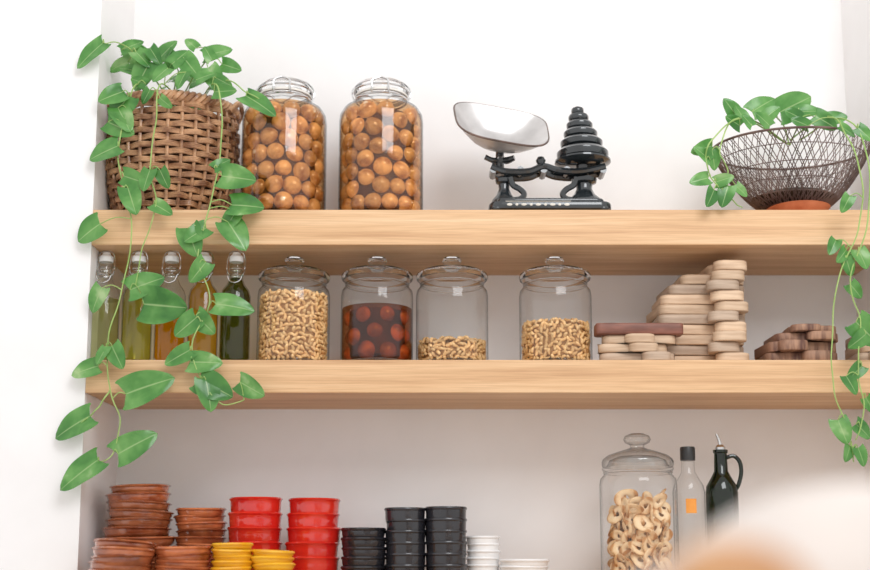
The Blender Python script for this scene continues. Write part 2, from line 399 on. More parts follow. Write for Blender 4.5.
for sgn in (-1, 1):
    mb = MB(); q0 = BR(BH)
    for o_ in (-0.006, 0.0, 0.006):
        mb.tube(smoothpath([(sgn*q0, -0.045+o_, BH-0.02), (sgn*(q0+0.014), -0.032+o_, BH+0.004), (sgn*(q0+.018), 0.0+o_, BH+0.012), (sgn*(q0+.014), 0.032+o_, BH+0.004), (sgn*q0, 0.045+o_, BH-0.02)], 6), 0.0054, 6)
    mb.obj('handle', 'wicker', bk)
MB().lathe([(0.001,0.002),(0.108,0.002),(0.138,BH*0.5),(0.136,BH-0.03)], 40, 1, sy, cap=False).obj('inner_liner', 'wicker_dark', bk)
MB().lathe([(0.001,0),(0.132,0.0),(0.1,0.008),(0.001,0.012)], 30, 1, sy).obj('potting_soil', 'soil', bk, loc=(0,0,BH-0.05))

# ------------------------------------------------------------ packing
def pack(n, r, R, H, seed, it=260):
    rs = np.random.RandomState(seed)
    a = rs.rand(n)*2*pi; q = np.sqrt(rs.rand(n))*(R-r)
    p = np.stack([q*np.cos(a), q*np.sin(a), r+rs.rand(n)*(H-2*r)], 1)
    for k in range(it):
        d = p[:, None]-p[None]; L = np.sqrt((d**2).sum(2))+1e-9; np.fill_diagonal(L, 9)
        ov = np.clip(2*r-L, 0, None)
        p += (d/L[..., None]*ov[..., None]*0.4).sum(1)
        p[:, 2] -= 0.0004*(1-k/it)
        q = np.sqrt(p[:, 0]**2+p[:, 1]**2); m = q > R-r
        p[m, :2] *= ((R-r)/q[m])[:, None]
        p[:, 2] = np.clip(p[:, 2], r, H-r)
    return p

# ------------------------------------------------------------ clip top jars with onions
JY = -0.195
def clip_jar(loc, label):
    r = root('preserving_jar', loc, label, 'jar', 'clip-top jars of pickled onions')
    MB().lathe([(0.0005,0.003),(0.088,0.002),(0.097,0.008),(0.101,0.018),(0.101,0.245),(0.099,0.262),(0.090,0.277),(0.074,0.287),(0.062,0.293),(0.059,0.298),(0.059,0.306),(0.062,0.308)], 64, cap=False).obj('jar_body', 'glass', r)
    MB().lathe([(0.0005,0.335),(0.035,0.3345),(0.048,0.331),(0.053,0.324),(0.054,0.3135),(0.062,0.3135),(0.0635,0.324),(0.060,0.332),(0.052,0.342),(0.036,0.346),(0.0005,0.347)], 56).obj('jar_lid', 'glass_solid', r)
    MB().lathe([(0.056,0.3085),(0.0635,0.3085),(0.0635,0.3132),(0.056,0.3132),(0.056,0.3085)], 48, cap=False).obj('rubber_gasket', 'rubber', r)
    w = MB().tube(circ(0.0612, 0.301, 48), 0.0026, 6, closed=True).tube(circ(0.0655, 0.322, 48), 0.0024, 6, closed=True)
    for sg in (-1, 1):
        w.tube(smoothpath([(sg*0.062,-0.004,0.296),(sg*0.070,-0.006,0.312),(sg*0.068,-0.004,0.330),(sg*0.048,0,0.350),(sg*0.02,0,0.352),(0,0,0.351)], 6), 0.0024, 6)
        w.tube(smoothpath([(sg*0.063,-0.005,0.300),(sg*0.054,-0.038,0.298),(sg*0.028,-0.061,0.292),(sg*0.014,-0.072,0.278),(0,-0.075,0.270)], 6), 0.0026, 6)
        w.tube(smoothpath([(sg*0.020,-0.061,0.300),(sg*0.019,-0.067,0.312),(sg*0.018,-0.066,0.330),(0,-0.064,0.338)], 6), 0.0024, 6)
    w.obj('wire_bail', 'steel', r)
    b = MB().lathe([(0.001,0.008),(0.094,0.009),(0.0985,0.02),(0.0985,0.244),(0.096,0.260),(0.088,0.274),(0.001,0.274)], 56).obj('brine', 'brine', r, label='brown pickling brine')
    MB().lathe([(0.001,0.010),(0.074,0.011),(0.081,0.02),(0.081,0.240),(0.070,0.258),(0.001,0.262)], 40).obj('brine_sediment', 'murk', b, label='dark cloudy brine between the onions')
    return r
x1 = Pt(284, 160, JY).x; x2 = Pt(381, 160, JY).x
clip_jar((x1, JY, ZS1), 'large clip-top glass jar of brown pickled onions beside the basket')
clip_jar((x2, JY, ZS1), 'large clip-top glass jar of brown pickled onions near the scale')
om = MB(); prof = []
for i in range(15):
    a = pi*i/14; rr = 0.0232*math.sin(a)*(1-0.12*math.cos(a)); z = -0.0246*math.cos(a)
    prof.append((rr+1e-6, z))
om.lathe([(r_, -z_) for r_, z_ in prof][::-1], 20)
om.tube([(0,0,0.0235),(0.001,0,0.0282)], 0.0026, 6, taper=0.4)
onion0 = om.obj('pickled_onion', 'onion', smooth=80)
tag(onion0, 'small egg-shaped tan onion pickled in brown brine', 'onion', 'pickled onions in the clip-top jars')
pp = pack(120, 0.0224, 0.0970, 0.268, 3, 400)
first = True
for (jx, rz) in ((x1, 0.6), (x2, 2.9)):
    for p in pp:
        if p[0]**2+p[1]**2 < 0.057**2: continue
        c, s = math.cos(rz), math.sin(rz)
        loc = Vector((jx+p[0]*c-p[1]*s, JY+p[0]*s+p[1]*c, ZS1+0.007+p[2]))
        o = onion0 if first else onion0.copy()
        if not first: C.objects.link(o)
        first = False
        o.location = loc; o.rotation_euler = (random.uniform(0,6), random.uniform(0,6), random.uniform(0,6))
        k = random.uniform(0.88, 1.0); o.scale = (k, k, k*random.uniform(0.92,1.03))

# ------------------------------------------------------------ knob-lid jars
KY = -0.208
def knob_jar(name, loc, label, R=0.0845, H=0.26, group=None, lidw=1.0, ls=1.0, lidmat='glass_lid'):
    r = root(name, loc, label, 'jar', group); k = H-0.26-0.057*(ls-1)
    MB().lathe([(0.0005,0.004),(R-0.016,0.003),(R-0.006,0.001),(R-0.001,0.008),(R,0.016),(R,0.165+k),(R-0.002,0.178+k),(R-0.010,0.188+k),(R-0.013,0.193+k),(R-0.008,0.198+k),(R-0.006,0.2035+k)], 64, cap=False).obj('jar_body', 'glass', r)
    Q = R*lidw; kr = ls
    lid = [(0.0005,0.226),(Q-0.038,0.223),(Q-0.018,0.217),(Q-0.010,0.2055),(Q-0.002,0.205),(Q,0.209),(Q,0.214),(Q-0.003,0.219),(Q-0.014,0.225),(Q-0.038,0.231),(0.018*kr,0.235),(0.011*kr,0.238),(0.012*kr,0.242),(0.020*kr,0.246),(0.0225*kr,0.251),(0.020*kr,0.257),(0.011*kr,0.261),(0.0005,0.262)]
    MB().lathe([(a, 0.205+(z-0.205)*ls+k) for a, z in lid], 56).obj('jar_lid', lidmat, r)
    MB().tube(circ(R-0.0115, 0.193+k, 56), 0.0028, 8, closed=True).obj('neck_bead', 'glass_lid' if ls > 1 else 'glass_solid', r)
    MB().tube(circ(R-0.006, 0.0045, 56), 0.0030, 8, closed=True).obj('base_bead', 'glass_solid', r)
    return r
kx = [Pt(p, 320, KY).x for p in (293.5, 377, 452, 555.5)]
G = 'knob-lidded glass jars'
knob_jar('glass_jar', (kx[0], KY, ZS2), 'knob-lidded glass jar nearly full of cashews', group=G)
jp = knob_jar('glass_jar', (kx[1], KY, ZS2), 'knob-lidded glass jar of dark fruit in syrup', group=G)
knob_jar('glass_jar', (kx[2], KY, ZS2), 'knob-lidded glass jar with a few cashews at the bottom', group=G)
knob_jar('glass_jar', (kx[3], KY, ZS2), 'knob-lidded glass jar about half full of cashews', group=G)
sy_ = MB().lathe([(0.001,0.007),(0.075,0.008),(0.0815,0.018),(0.0815,0.134),(0.001,0.134)], 56).obj('syrup', 'syrup', jp, label='dark amber syrup')
MB().lathe([(0.001,0.009),(0.055,0.010),(0.066,0.02),(0.066,0.126),(0.001,0.131)], 40).obj('syrup_sediment', 'murk2', sy_, label='dark cloudy syrup between the fruit')
plum = MB().ball((0,0,0), 0.0235, 1, 1, 0.93, 18, 12).obj('preserved_fruit', 'plum')
tag(plum, 'large dark amber preserved fruit in dark syrup', 'fruit', 'preserved fruit in the glass jar')
for i, p in enumerate(pack(26, 0.0242, 0.0818, 0.132, 11)):
    o = plum if i == 0 else plum.copy()
    if i: C.objects.link(o)
    o.location = (kx[1]+p[0], KY+p[1], ZS2+0.005+p[2]); o.rotation_euler = (random.uniform(0,6), random.uniform(0,6), 0)
    k = random.uniform(0.85, 1.0); o.scale = (k, k, k)
# cashews
def cashew_geo(S=0.80):
    n = 9; vs = []; fs = []; sd = 8
    for i in range(n+1):
        t = i/n; a = -1.15+2.3*t
        c = Vector((0.0085*math.cos(a)-0.006, 0.0095*math.sin(a), 0)); u = Vector((math.cos(a), math.sin(a), 0)); w = Vector((0,0,1))
        rr = 0.0054*(math.sin(pi*min(max(t, 0.02), 0.98))**0.45)*(1.08-0.25*t)
        for k in range(sd):
            b = 2*pi*k/sd; vs.append((c+u*math.cos(b)*rr+w*math.sin(b)*rr)*S)
    for i in range(n):
        for k in range(sd):
            k2 = (k+1) % sd; fs.append((i*sd+k, i*sd+k2, (i+1)*sd+k2, (i+1)*sd+k))
    fs.append(tuple(range(sd))[::-1]); fs.append(tuple(n*sd+k for k in range(sd)))
    return vs, fs
cv, cf = cashew_geo()
cash0 = MB().add(cv, cf).obj('cashew', 'cashew', smooth=80)
tag(cash0, 'golden roasted curved cashew nut', 'cashew nut', 'cashews in the glass jars')
usedc = 0
for jx, h, quota, lim in ((kx[0], 0.165, 150, -0.75), (kx[2], 0.055, 55, -0.70), (kx[3], 0.098, 93, -0.72)):
    R = 0.0835; sp_ = 0.0118; bulk = MB(); got = 0
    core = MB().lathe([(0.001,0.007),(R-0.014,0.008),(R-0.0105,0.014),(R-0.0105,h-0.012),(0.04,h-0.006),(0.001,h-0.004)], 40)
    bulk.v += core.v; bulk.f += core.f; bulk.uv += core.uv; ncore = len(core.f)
    nr = int((h-0.010)/sp_*1.12)+1; na = int(2*pi*(R-0.009)/sp_)
    for i in range(nr):
        for j in range(na):
            a = 2*pi*(j+0.5*(i % 2)+random.uniform(-.25,.25))/na; z = 0.010+(h-0.016)*(i/max(nr-1,1))+random.uniform(-.002,.002)
            if i == nr-1: z += random.uniform(-0.006, 0.006)
            q = R-0.0075-random.uniform(0, 0.0025)
            loc = Vector((jx+q*math.cos(a), KY+q*math.sin(a), ZS2+z))
            base = Euler((random.uniform(-.6,.6), random.uniform(-.6,.6), random.uniform(0, 6.28))).to_matrix()
            rot = Matrix.Rotation(a, 3, 'Z') @ Matrix.Rotation(pi/2, 3, 'Y') @ base
            if math.sin(a) < lim and got < quota:
                o = cash0 if usedc == 0 else cash0.copy()
                if usedc: C.objects.link(o)
                usedc += 1; got += 1
                o.location = loc; o.rotation_euler = rot.to_euler()
            else:
                bulk.add([rot @ v + loc - Vector((jx, KY, ZS2)) for v in cv], cf)
    for i in range(110):
        a = random.uniform(0, 2*pi); q = (R-0.010)*math.sqrt(random.random())
        rot = Euler((random.uniform(-.7,.7), random.uniform(-.7,.7), random.uniform(0,6.28))).to_matrix()
        bulk.add([rot @ v + Vector((q*math.cos(a), q*math.sin(a), h-0.002+0.006*(1-q/R))) for v in cv], cf)
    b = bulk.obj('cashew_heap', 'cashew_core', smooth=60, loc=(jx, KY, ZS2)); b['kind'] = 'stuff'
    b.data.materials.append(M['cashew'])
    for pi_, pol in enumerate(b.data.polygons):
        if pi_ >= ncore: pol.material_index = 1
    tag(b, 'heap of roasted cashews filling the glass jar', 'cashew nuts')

# ------------------------------------------------------------ swing top bottles
def swing_bottle(loc, glass, oil, label, lvl=0.185, R=0.0345):
    r = root('swing_top_bottle', loc, label, 'bottle', 'swing-top oil bottles')
    MB().lathe([(0.0005,0.004),(R-0.008,0.002),(R-0.002,0.004),(R,0.012),(R,0.158),(R-0.004,0.172),(R-0.014,0.186),(0.0165,0.196),(0.0145,0.206),(0.0135,0.228),(0.016,0.230),(0.016,0.236),(0.0125,0.238)], 40, cap=False).obj('bottle_body', glass, r)
    k = 0.002
    prof = [(0.001,0.006),(R-0.006,0.007),(R-k,0.014)]
    if lvl > 0.158: prof += [(R-k,0.157),(R-0.006,0.170)]
    else: prof += [(R-k, lvl)]
    if lvl > 0.186: prof += [(R-0.016,0.184),(0.0145,0.195),(0.0125,min(lvl,0.21))]
    prof += [(0.001, prof[-1][1]+0.0005)]
    MB().lathe(prof, 36).obj('oil', oil, r)
    MB().lathe([(0.001,0.239),(0.0155,0.239),(0.0165,0.241),(0.0165,0.251),(0.014,0.254),(0.010,0.256),(0.0095,0.261),(0.006,0.263),(0.001,0.2635)], 24).obj('ceramic_stopper', 'whitecer', r)
    w = MB().tube(circ(0.0155, 0.208, 24), 0.0015, 5, closed=True).tube(circ(0.0148, 0.222, 24), 0.0012, 5, closed=True)
    for sg in (-1, 1):
        w.tube(smoothpath([(sg*0.016,0,0.208),(sg*0.0205,-0.004,0.222),(sg*0.0205,0,0.243),(sg*0.016,0,0.260),(sg*0.006,0,0.266),(0,0,0.265)], 5), 0.0014, 5)
        w.tube(smoothpath([(sg*0.0205,-0.003,0.222),(sg*0.018,-0.016,0.208),(sg*0.012,-0.019,0.192),(0,-0.020,0.186)], 5), 0.0014, 5)
    w.obj('wire_bail', 'steel', r)
    return r
OY = -0.245
for (px, g, o_, lb, lv) in ((104,'glass','oil_pale','swing-top glass bottle of pale green oil',0.15),
                        (137,'glass_green','oil_green','swing-top glass bottle of greenish olive oil',0.20),
                        (170,'glass','oil_orange','swing-top glass bottle of orange oil',0.13),
                        (203,'glass','oil_amber','swing-top glass bottle of amber oil',0.20),
                        (235,'glass_green','oil_dark','dark green swing-top bottle of olive oil',0.20)):
    q = Pt(px, 320, OY); swing_bottle((q.x, OY, ZS2), g, o_, lb, lv)

# ------------------------------------------------------------ balance scale
SY = -0.235
def sx_(px, py=180): return Pt(px, py, SY).x
def sz_(py): return Pt(548, py, SY).z
cx = sx_(548)
sc = root('balance_scale', (cx, SY, ZS1), 'antique black cast-iron balance scale with pale worn pan', 'kitchen scale')
zf = ZS1
def lx(px): return sx_(px)-cx
def lz(py): return sz_(py)-zf
m = MB()
def rr(x0, x1, y0, y1, rad, n=6):
    o = []
    for (ccx, ccy, a0) in ((x1-rad, y0+rad, -pi/2), (x1-rad, y1-rad, 0), (x0+rad, y1-rad, pi/2), (x0+rad, y0+rad, pi)):
        for k in range(n+1):
            a = a0+pi/2*k/n; o.append((ccx+rad*math.cos(a), ccy+rad*math.sin(a)))
    return o
m.prism(rr(lx(488), lx(609), -0.055, 0.055, 0.03), 0.006, 0.026, 0.005)
m.prism(rr(lx(496), lx(602), -0.044, 0.044, 0.02), 0.025, 0.036, 0.004)
for a in (lx(496), lx(600)):
    for b in (-0.04, 0.04): m.ball((a, b, 0.009), 0.014, 1, 1, 0.64)
m.obj('base', 'iron', sc)
m = MB()
for k in range(9):
    a = lx(508)+(lx(564)-lx(508))*k/8
    m.ball((a, -0.0550, 0.016), 0.0040, 0.9 if k % 2 else 1.6, 0.2, 0.8, 10, 6)
m.tube([(lx(504), -0.0552, 0.0235), (lx(568), -0.0552, 0.0235)], 0.0008, 5)
m.obj('painted_ornament', 'cream', sc, label='cream painted ornament line')
for (pxc, w0, w1) in ((504, 0.026, 0.015), (584, 0.036, 0.022)):
    m = MB(); top = lz(180)
    m.lathe([(w0*1.2,0.034),(w0*1.1,0.042),(w0*0.72,0.054),(w1*0.85,0.068),(w1*0.9,0.080),(w1*1.3,top-0.008),(w1*1.4,top),(0.001,top+0.001)], 28, off=(lx(pxc),0,0))
    m.obj('pillar', 'iron', sc)
for sg, px0 in ((1, 514), (-1, 571)):
    c0 = lx(px0); m = MB()
    m.tube(smoothpath([(c0-sg*0.014,-0.018,0.038),(c0+sg*0.012,-0.018,0.040),(c0+sg*0.022,-0.018,0.052),(c0+sg*0.012,-0.018,0.064),(c0-sg*0.004,-0.018,0.074),(c0-sg*0.010,-0.018,0.092)], 6), 0.0072, 8)
    m.obj('scroll_bracket', 'iron', sc)
m = MB(); zb = lz(177)
for yy in (-0.024, 0.024):
    m.tube(smoothpath([(lx(491),yy,zb+0.018),(lx(505),yy,zb+0.006),(lx(528),yy,zb+0.006),(lx(543),yy,zb+0.018),(lx(558),yy,zb+0.008),(lx(580),yy,zb+0.006),(lx(604),yy,zb+0.018)], 8), 0.0085, 8)
for px_ in (493, 520, 543, 566, 602):
    m.tube([(lx(px_),-0.026,zb+0.010),(lx(px_),0.026,zb+0.010)], 0.0085, 8)
m.lathe([(0.001,zb+0.010),(0.015,zb+0.014),(0.017,zb+0.024),(0.009,zb+0.032),(0.012,zb+0.040),(0.008,zb+0.048),(0.001,zb+0.050)], 20, off=(lx(541),0,0))
m.obj('beam', 'iron', sc)
m = MB(); zp = lz(158); zt = lz(140)
m.tube([(lx(500),0,zb+0.005),(lx(500),0.0,zt-0.008)], 0.010, 10)
for a in (0.4, 2.0, 3.3, 4.7, 5.9):
    m.tube(smoothpath([(lx(500),0,zp-0.004),(lx(500)+0.018*math.cos(a),0.018*math.sin(a),zp-0.006),(lx(500)+0.036*math.cos(a),0.036*math.sin(a),zp+0.004-0.02*max(0,-math.sin(a)))], 5), 0.0065, 8)
m.obj('pan_support', 'iron', sc)
# pan: flared, squarish tin tray, tipped so that its inside shows
PAN = MB(); segs = 64
prof = [(0.0005,0.0),(0.25,0.001),(0.46,0.004),(0.60,0.013),(0.82,0.034),(1.0,0.056),(0.985,0.058),(0.81,0.0375),(0.59,0.0165),(0.45,0.0075),(0.25,0.0045),(0.0005,0.0035)]
vs = []; fs = []
for (q, z) in prof:
    for k in range(segs):
        a = 2*pi*k/segs; ca, sa = math.cos(a), math.sin(a); e = 1-0.45*q
        vs.append((q*0.113*(1+0.10*sa*q)*math.copysign(abs(ca)**e, ca), q*0.092*math.copysign(abs(sa)**e, sa), z))
for i in range(len(prof)-1):
    for k in range(segs):
        k2 = (k+1) % segs; fs.append((i*segs+k, i*segs+k2, (i+1)*segs+k2, (i+1)*segs+k))
PAN.add(vs, fs)
po = PAN.obj('pan', 'enamel', sc, smooth=50, label='shallow pale worn metal weighing pan')
rim = MB().tube([Vector(vs[5*segs+k]) for k in range(segs)], 0.0024, 6, closed=True)
rim.obj('pan_rim', 'rim', po, label='dark brown worn pan rim')
po.location = (lx(497), 0.020, lz(143)); po.rotation_euler = (math.radians(46), math.radians(7), math.radians(10))
m = MB(); zw = lz(163)
m.lathe([(0.001,zb+0.008),(0.014,zb+0.008),(0.016,zw-0.008),(0.056,zw-0.006),(0.066,zw),(0.066,zw+0.004),(0.060,zw+0.005),(0.001,zw+0.003)], 40, off=(lx(583),0,0))
m.obj('weight_plate', 'iron', sc)
zc = ZS1+zw+0.0055
hts = [0.030, 0.024, 0.022, 0.020, 0.018, 0.016]; rds = [0.061, 0.050, 0.040, 0.031, 0.024, 0.015]
for i, (h, r_) in enumerate(zip(hts, rds)):
    o = MB().lathe([(0.001,0),(r_*0.86,0),(r_*0.96,h*0.12),(r_,h*0.35),(r_,h*0.6),(r_*0.9,h*0.82),(r_*0.62,h*0.92),(r_*0.55,h*1.0),(0.001,h*1.0)], 36).obj('scale_weight', 'iron')
    o.location = (cx+lx(583)-0.002*i, SY, zc); zc += h+0.0003
    tag(o, 'round black iron scale weight stacked on the balance', 'weight', 'stacked iron scale weights')
# ------------------------------------------------------------ wire bowl with plant
WY = -0.19; WX = Pt(794, 208, WY).x; RB = 0.190; WS = 0.80
HB = Pt(795, 127, WY-RB*WS).z-ZS1-0.0225
sau = MB().lathe([(0.001,0),(0.052,0.0),(0.058,0.004),(0.068,0.020),(0.074,0.025),(0.068,0.027),(0.060,0.021),(0.001,0.020)], 44).obj('terracotta_saucer', 'terra', loc=(WX, WY-0.03, ZS1))
tag(sau, 'small round terracotta saucer under the wire bowl', 'saucer')
wr = root('wire_bowl', (WX, WY, ZS1+0.0225), 'wide dark woven wire bowl holding a trailing plant', 'bowl')
def BP(t):
    return (0.048+(RB-0.048)*(t**0.80), HB*(0.25*t+0.75*t**1.55))
m = MB(); nw = 92
for d in (-1, 1):
    for k in range(nw):
        a0 = 2*pi*k/nw; path = []
        for i in range(17):
            t = i/16; r_, z = BP(t); a = a0+d*0.60*t+0.022*math.sin(k*2.3+5*t); r_ += 0.0010*d
            path.append((r_*math.cos(a), WS*r_*math.sin(a), z))
        m.tube(path, 0.00105, 4)
for t in (0.14, 0.32, 0.5, 0.68, 0.86):
    r_, z = BP(t); m.tube(circ(r_, z, 72, 1, WS), 0.0011, 5, closed=True)
m.obj('wire_mesh', 'darkwire', wr)
r_, z = BP(1.0); MB().tube(circ(r_, z, 90, 1, WS), 0.0030, 8, closed=True).obj('rim', 'darkwire', wr)
MB().tube(circ(0.049, 0.002, 60, 1, WS), 0.0032, 8, closed=True).obj('base_ring', 'darkwire', wr)
MB().lathe([(0.001,0.008),(0.046,0.008),(0.078,0.022),(0.10,0.036),(0.08,0.046),(0.001,0.052)], 40, 1, WS).obj('potting_soil', 'soil', wr)
LR = [(738,118,724,98,-.25,.42),(745,122,736,104,-.27,.42),(752,112,775,96,-.25,.44),(775,112,768,96,-.2,.42),
 (780,112,814,95,-.24,.38),(800,118,786,110,-.3,.42),(798,112,822,110,-.26,.38),(815,116,838,128,-.3,.4),
 (825,120,848,116,-.27,.38),(752,126,742,114,-.33,.42),(808,126,792,118,-.33,.4),(840,126,856,136,-.34,.36),
 (765,118,780,106,-.28,.44),(740,126,726,116,-.3,.42),(770,126,756,112,-.3,.42),
 (858,128,873,140,-.36,.4),(712,146,692,152,-.33,.42),(712,150,716,170,-.34,.4),(710,160,694,146,-.34,.36),(708,178,690,182,-.33,.42),(716,182,734,176,-.33,.38),
 (714,190,708,206,-.33,.42),(728,186,722,206,-.33,.46),(736,186,748,196,-.33,.4),
 (850,196,842,212,-.38,.42),(846,250,838,262,-.37,.42),(858,250,868,268,-.37,.44),(846,258,852,276,-.37,.4),(850,284,862,298,-.36,.42),
 (856,322,880,345,-.36,.46),(866,334,850,348,-.36,.42),(862,366,848,380,-.36,.42),(846,376,858,394,-.36,.42),
 (838,420,848,444,-.36,.44),(856,424,872,438,-.36,.44),(866,398,876,414,-.36,.4),(850,446,846,462,-.36,.42),(858,448,866,466,-.36,.42),(836,240,830,254,-.36,.4)]
VR = [[(790,140,-.2),(826,116,-.30),(846,134,-.36),(862,180,-.38),(858,230,-.38),(838,280,-.37),(832,340,-.36),(834,390,-.36),(848,430,-.36),(854,462,-.36)],
 [(800,140,-.2),(842,118,-.32),(866,150,-.37),(868,220,-.38),(850,280,-.37),(860,320,-.36),(858,370,-.36),(864,410,-.36),(856,440,-.36)],
 [(790,145,-.2),(744,118,-.32),(712,140,-.35),(706,160,-.345),(714,182,-.33),(732,200,-.325),(742,208,-.32)],
 [(790,145,-.2),(738,118,-.31),(720,150,-.345),(728,170,-.335),(722,190,-.33)],
 [(790,145,-.2),(780,120,-.22),(760,108,-.24)],[(790,145,-.2),(800,118,-.24),(796,108,-.24)]]
plant('potted_pothos', Vector((WX, WY, ZS1+0.08)), 'trailing green pothos plant growing from the wire bowl', LR, VR)

# ------------------------------------------------------------ cutting boards
def paddle(W, D, hw, hl, ho=0.0, rf=0.62):
    o = []
    def arc(cx_, cy_, r_, a0, a1, n=6):
        for k in range(n+1):
            a = math.radians(a0+(a1-a0)*k/n); o.append((cx_+r_*math.cos(a), cy_+r_*math.sin(a)))
    h = D/2; R_ = min(0.020, W*0.25); rb = hw*rf
    arc(ho-hw+rb, -h-hl+rb, rb, 180, 270); arc(ho+hw-rb, -h-hl+rb, rb, 270, 360)
    o.append((ho+hw*0.92, -h-hl+hw*1.0)); o.append((ho+hw*0.72, -h-hl+hw*1.35)); o.append((min(ho+hw*0.74, W/2-R_-0.002), -h-0.001))
    arc(W/2-R_, -h+R_, R_, -85, 0); arc(W/2-R_, h-R_, R_, 0, 90); arc(-W/2+R_, h-R_, R_, 90, 180); arc(-W/2+R_, -h+R_, R_, 180, 268)
    o.append((ho-hw*0.74, -h-0.001)); o.append((ho-hw*0.72, -h-hl+hw*1.35)); o.append((ho-hw*0.92, -h-hl+hw*1.0))
    return o
def board(x, y, z, mat, W, D, hw, hl, th, rz, label, grp, ho=0.0):
    o = MB().prism(paddle(W, D, hw, hl, ho), 0, th, 0.0026).obj('cutting_board', mat, smooth=50)
    o.location = (x, y, z); o.rotation_euler = (0, 0, rz)
    tag(o, label, 'cutting board', grp); return o
g1 = 'tall stack of paddle cutting boards'
z = ZS2; yb = -0.150
xr = Pt(748, 320, yb-.08).x
cfg = [(.213,.03),(.207,.10),(.212,-.03),(.208,.09),(.204,.01),(.207,.11),(.196,-.01),(.182,.08),(.150,.02),(.085,.08)]
n_ = len(cfg); th = (Pt(720, 263, yb-.08).z-ZS2)/n_
for i, (W, rz) in enumerate(cfg):
    hx = xr-W/2+random.uniform(-.009, .003)
    if i >= 9: hx = Pt(720, 320, yb).x
    ho = max(0, W/2-0.044)-(0.018 if i in (1, 4, 7) else 0)+random.uniform(-.006,.003) if W > 0.1 else 0
    board(hx, yb+random.uniform(-.006,.006), z, ('board','board_grey','board')[i % 3], W, 0.15, 0.038+random.uniform(-.003,.003), 0.050+random.uniform(-.008,.008), th-0.0010, rz*.7, 'pale wooden paddle cutting board in a tall stack', g1, ho); z += th
g2 = 'low stack of cutting boards'
z = ZS2
for i, (px, rz, mt, W, th) in enumerate(((636,.02,'board_grey',.172,.020),(632,.08,'board',.160,.020),(638,-.03,'board',.168,.020))):
    board(Pt(px,340,-.255).x, -0.262, z, mt, W, 0.034, 0.034, 0.022, th, rz, 'pale wooden paddle cutting board under a reddish board', g2, 0.040-0.02*i); z += th+0.0006
o = MB().prism(rr(-0.100, 0.100, -0.024, 0.024, 0.010), 0, 0.026, 0.003).obj('cutting_board', 'board_red', smooth=50, loc=(Pt(638,330,-.26).x, -0.264, z))
tag(o, 'reddish-brown rectangular cutting board on top of paler boards', 'cutting board', g2)
g3 = 'low stack of dark striped boards'
z = ZS2
for i, (px, rz, mt, W, th) in enumerate(((792,-.05,'board_dark',.165,.024),(791,.06,'board_dark',.160,.024),(797,.0,'board_dark',.145,.020),(804,-.06,'board_dark',.110,.016))):
    board(Pt(px,330,-.18).x, -0.200, z, mt, W, 0.13, 0.034, 0.026, th, rz, 'brown striped wooden paddle cutting board in a low stack', g3, W*0.18*(-1)**i); z += th+0.0006
z = ZS2
for i, (px, rz, mt, W, th) in enumerate(((880,-.04,'board_grey',.160,.024),(881,.04,'board',.155,.024),(880,-.04,'board_grey',.150,.024))):
    board(Pt(px,330,-.18).x, -0.200, z, mt, W, 0.13, 0.034, 0.026, th, rz, 'weathered wooden cutting board in a low stack', 'small stack of weathered boards', -W*0.15); z += th+0.0006

# ------------------------------------------------------------ stacked dishes on worktop
def dish_mesh(name, mat, R, H, foot=0.6, lip=0.003):
    return MB().lathe([(0.001,0.004),(R*foot-0.006,0.004),(R*foot-0.004,0),(R*foot,0.0),(R*(foot+(0.97-foot)*.55),H*0.14),(R*(foot+(0.97-foot)*.85),H*0.34),(R*0.965,H*0.60),(R*0.975,H*0.80),(R,H-0.0065),(R+lip*0.5,H-0.0035),(R-0.001,H),(R-0.006,H-0.001),(R*0.94,H*0.75),(R*0.92,H*0.55),(R*(foot+(0.95-foot)*.6),H*0.26),(R*foot*0.9,H*0.16),(0.001,H*0.15)], 44, wob=0.006).obj(name, mat, smooth=50)
def stack(name, mat, px, y, topy, R, H, step, label, cat, grp, foot=0.6, jit=0.003, lip=0.003, Rvar=0, tilt=0.0):
    top = Pt(px, topy, y).z; n = max(int(round((top-H-ZC)/step))+1, 1)
    first_ = dish_mesh(name, mat, R, H, foot, lip)
    st = (top-H-ZC)/max(n-1, 1) if n > 1 else step
    x = Pt(px, 540, y).x
    for i in range(n):
        o = first_ if i == 0 else first_.copy()
        if i: C.objects.link(o)
        o.location = (x+random.uniform(-jit,jit), y+random.uniform(-jit,jit), ZC+i*st)
        k = (1-Rvar*i/max(n-1,1))*random.uniform(0.975, 1.02); o.scale = (k, k, 1)
        o.rotation_euler = (random.uniform(-tilt,tilt) if i else 0, random.uniform(-tilt,tilt) if i else 0, random.uniform(0,6))
        tag(o, label, cat, grp)
T = 'glazed brown terracotta cazuela dish in a stack'
stack('terracotta_dish', 'terra_glaze', 138, -.17, 485, .088, .028, .0205, T, 'dish', 'stacked terracotta dishes', .70, .006, .008, .20, .04)
stack('terracotta_dish', 'terra_glaze', 201, -.15, 508, .062, .026, .0165, T, 'dish', 'stacked terracotta dishes', .66, .006, .006, .08, .05)
stack('terracotta_bowl', 'terra_glaze', 184, -.33, 546, .062, .030, .0145, 'glazed brown terracotta bowl in a small stack', 'bowl', 'small terracotta bowls', .5, .006, .006, 0, .06)
stack('terracotta_bowl', 'terra_glaze', 122, -.36, 541, .066, .034, .017, 'glazed brown terracotta bowl in a small stack', 'bowl', 'small terracotta bowls', .5, .007, .006, 0, .07)
Rr = 'bright red glazed ceramic dish in a stack'
stack('red_dish', 'red', 255, -.17, 498, .064, .046, .0365, Rr, 'dish', 'stacked red dishes', .84, .002, .004, .03, .008)
stack('red_dish', 'red', 313, -.17, 499, .063, .046, .0365, Rr, 'dish', 'stacked red dishes', .84, .002, .004, .03, .008)
stack('yellow_bowl', 'yellow', 234, -.33, 543, .045, .020, .0135, 'yellow glazed ceramic bowl in a stack', 'bowl', 'stacked yellow bowls', .60, .004, .004, 0, .05)
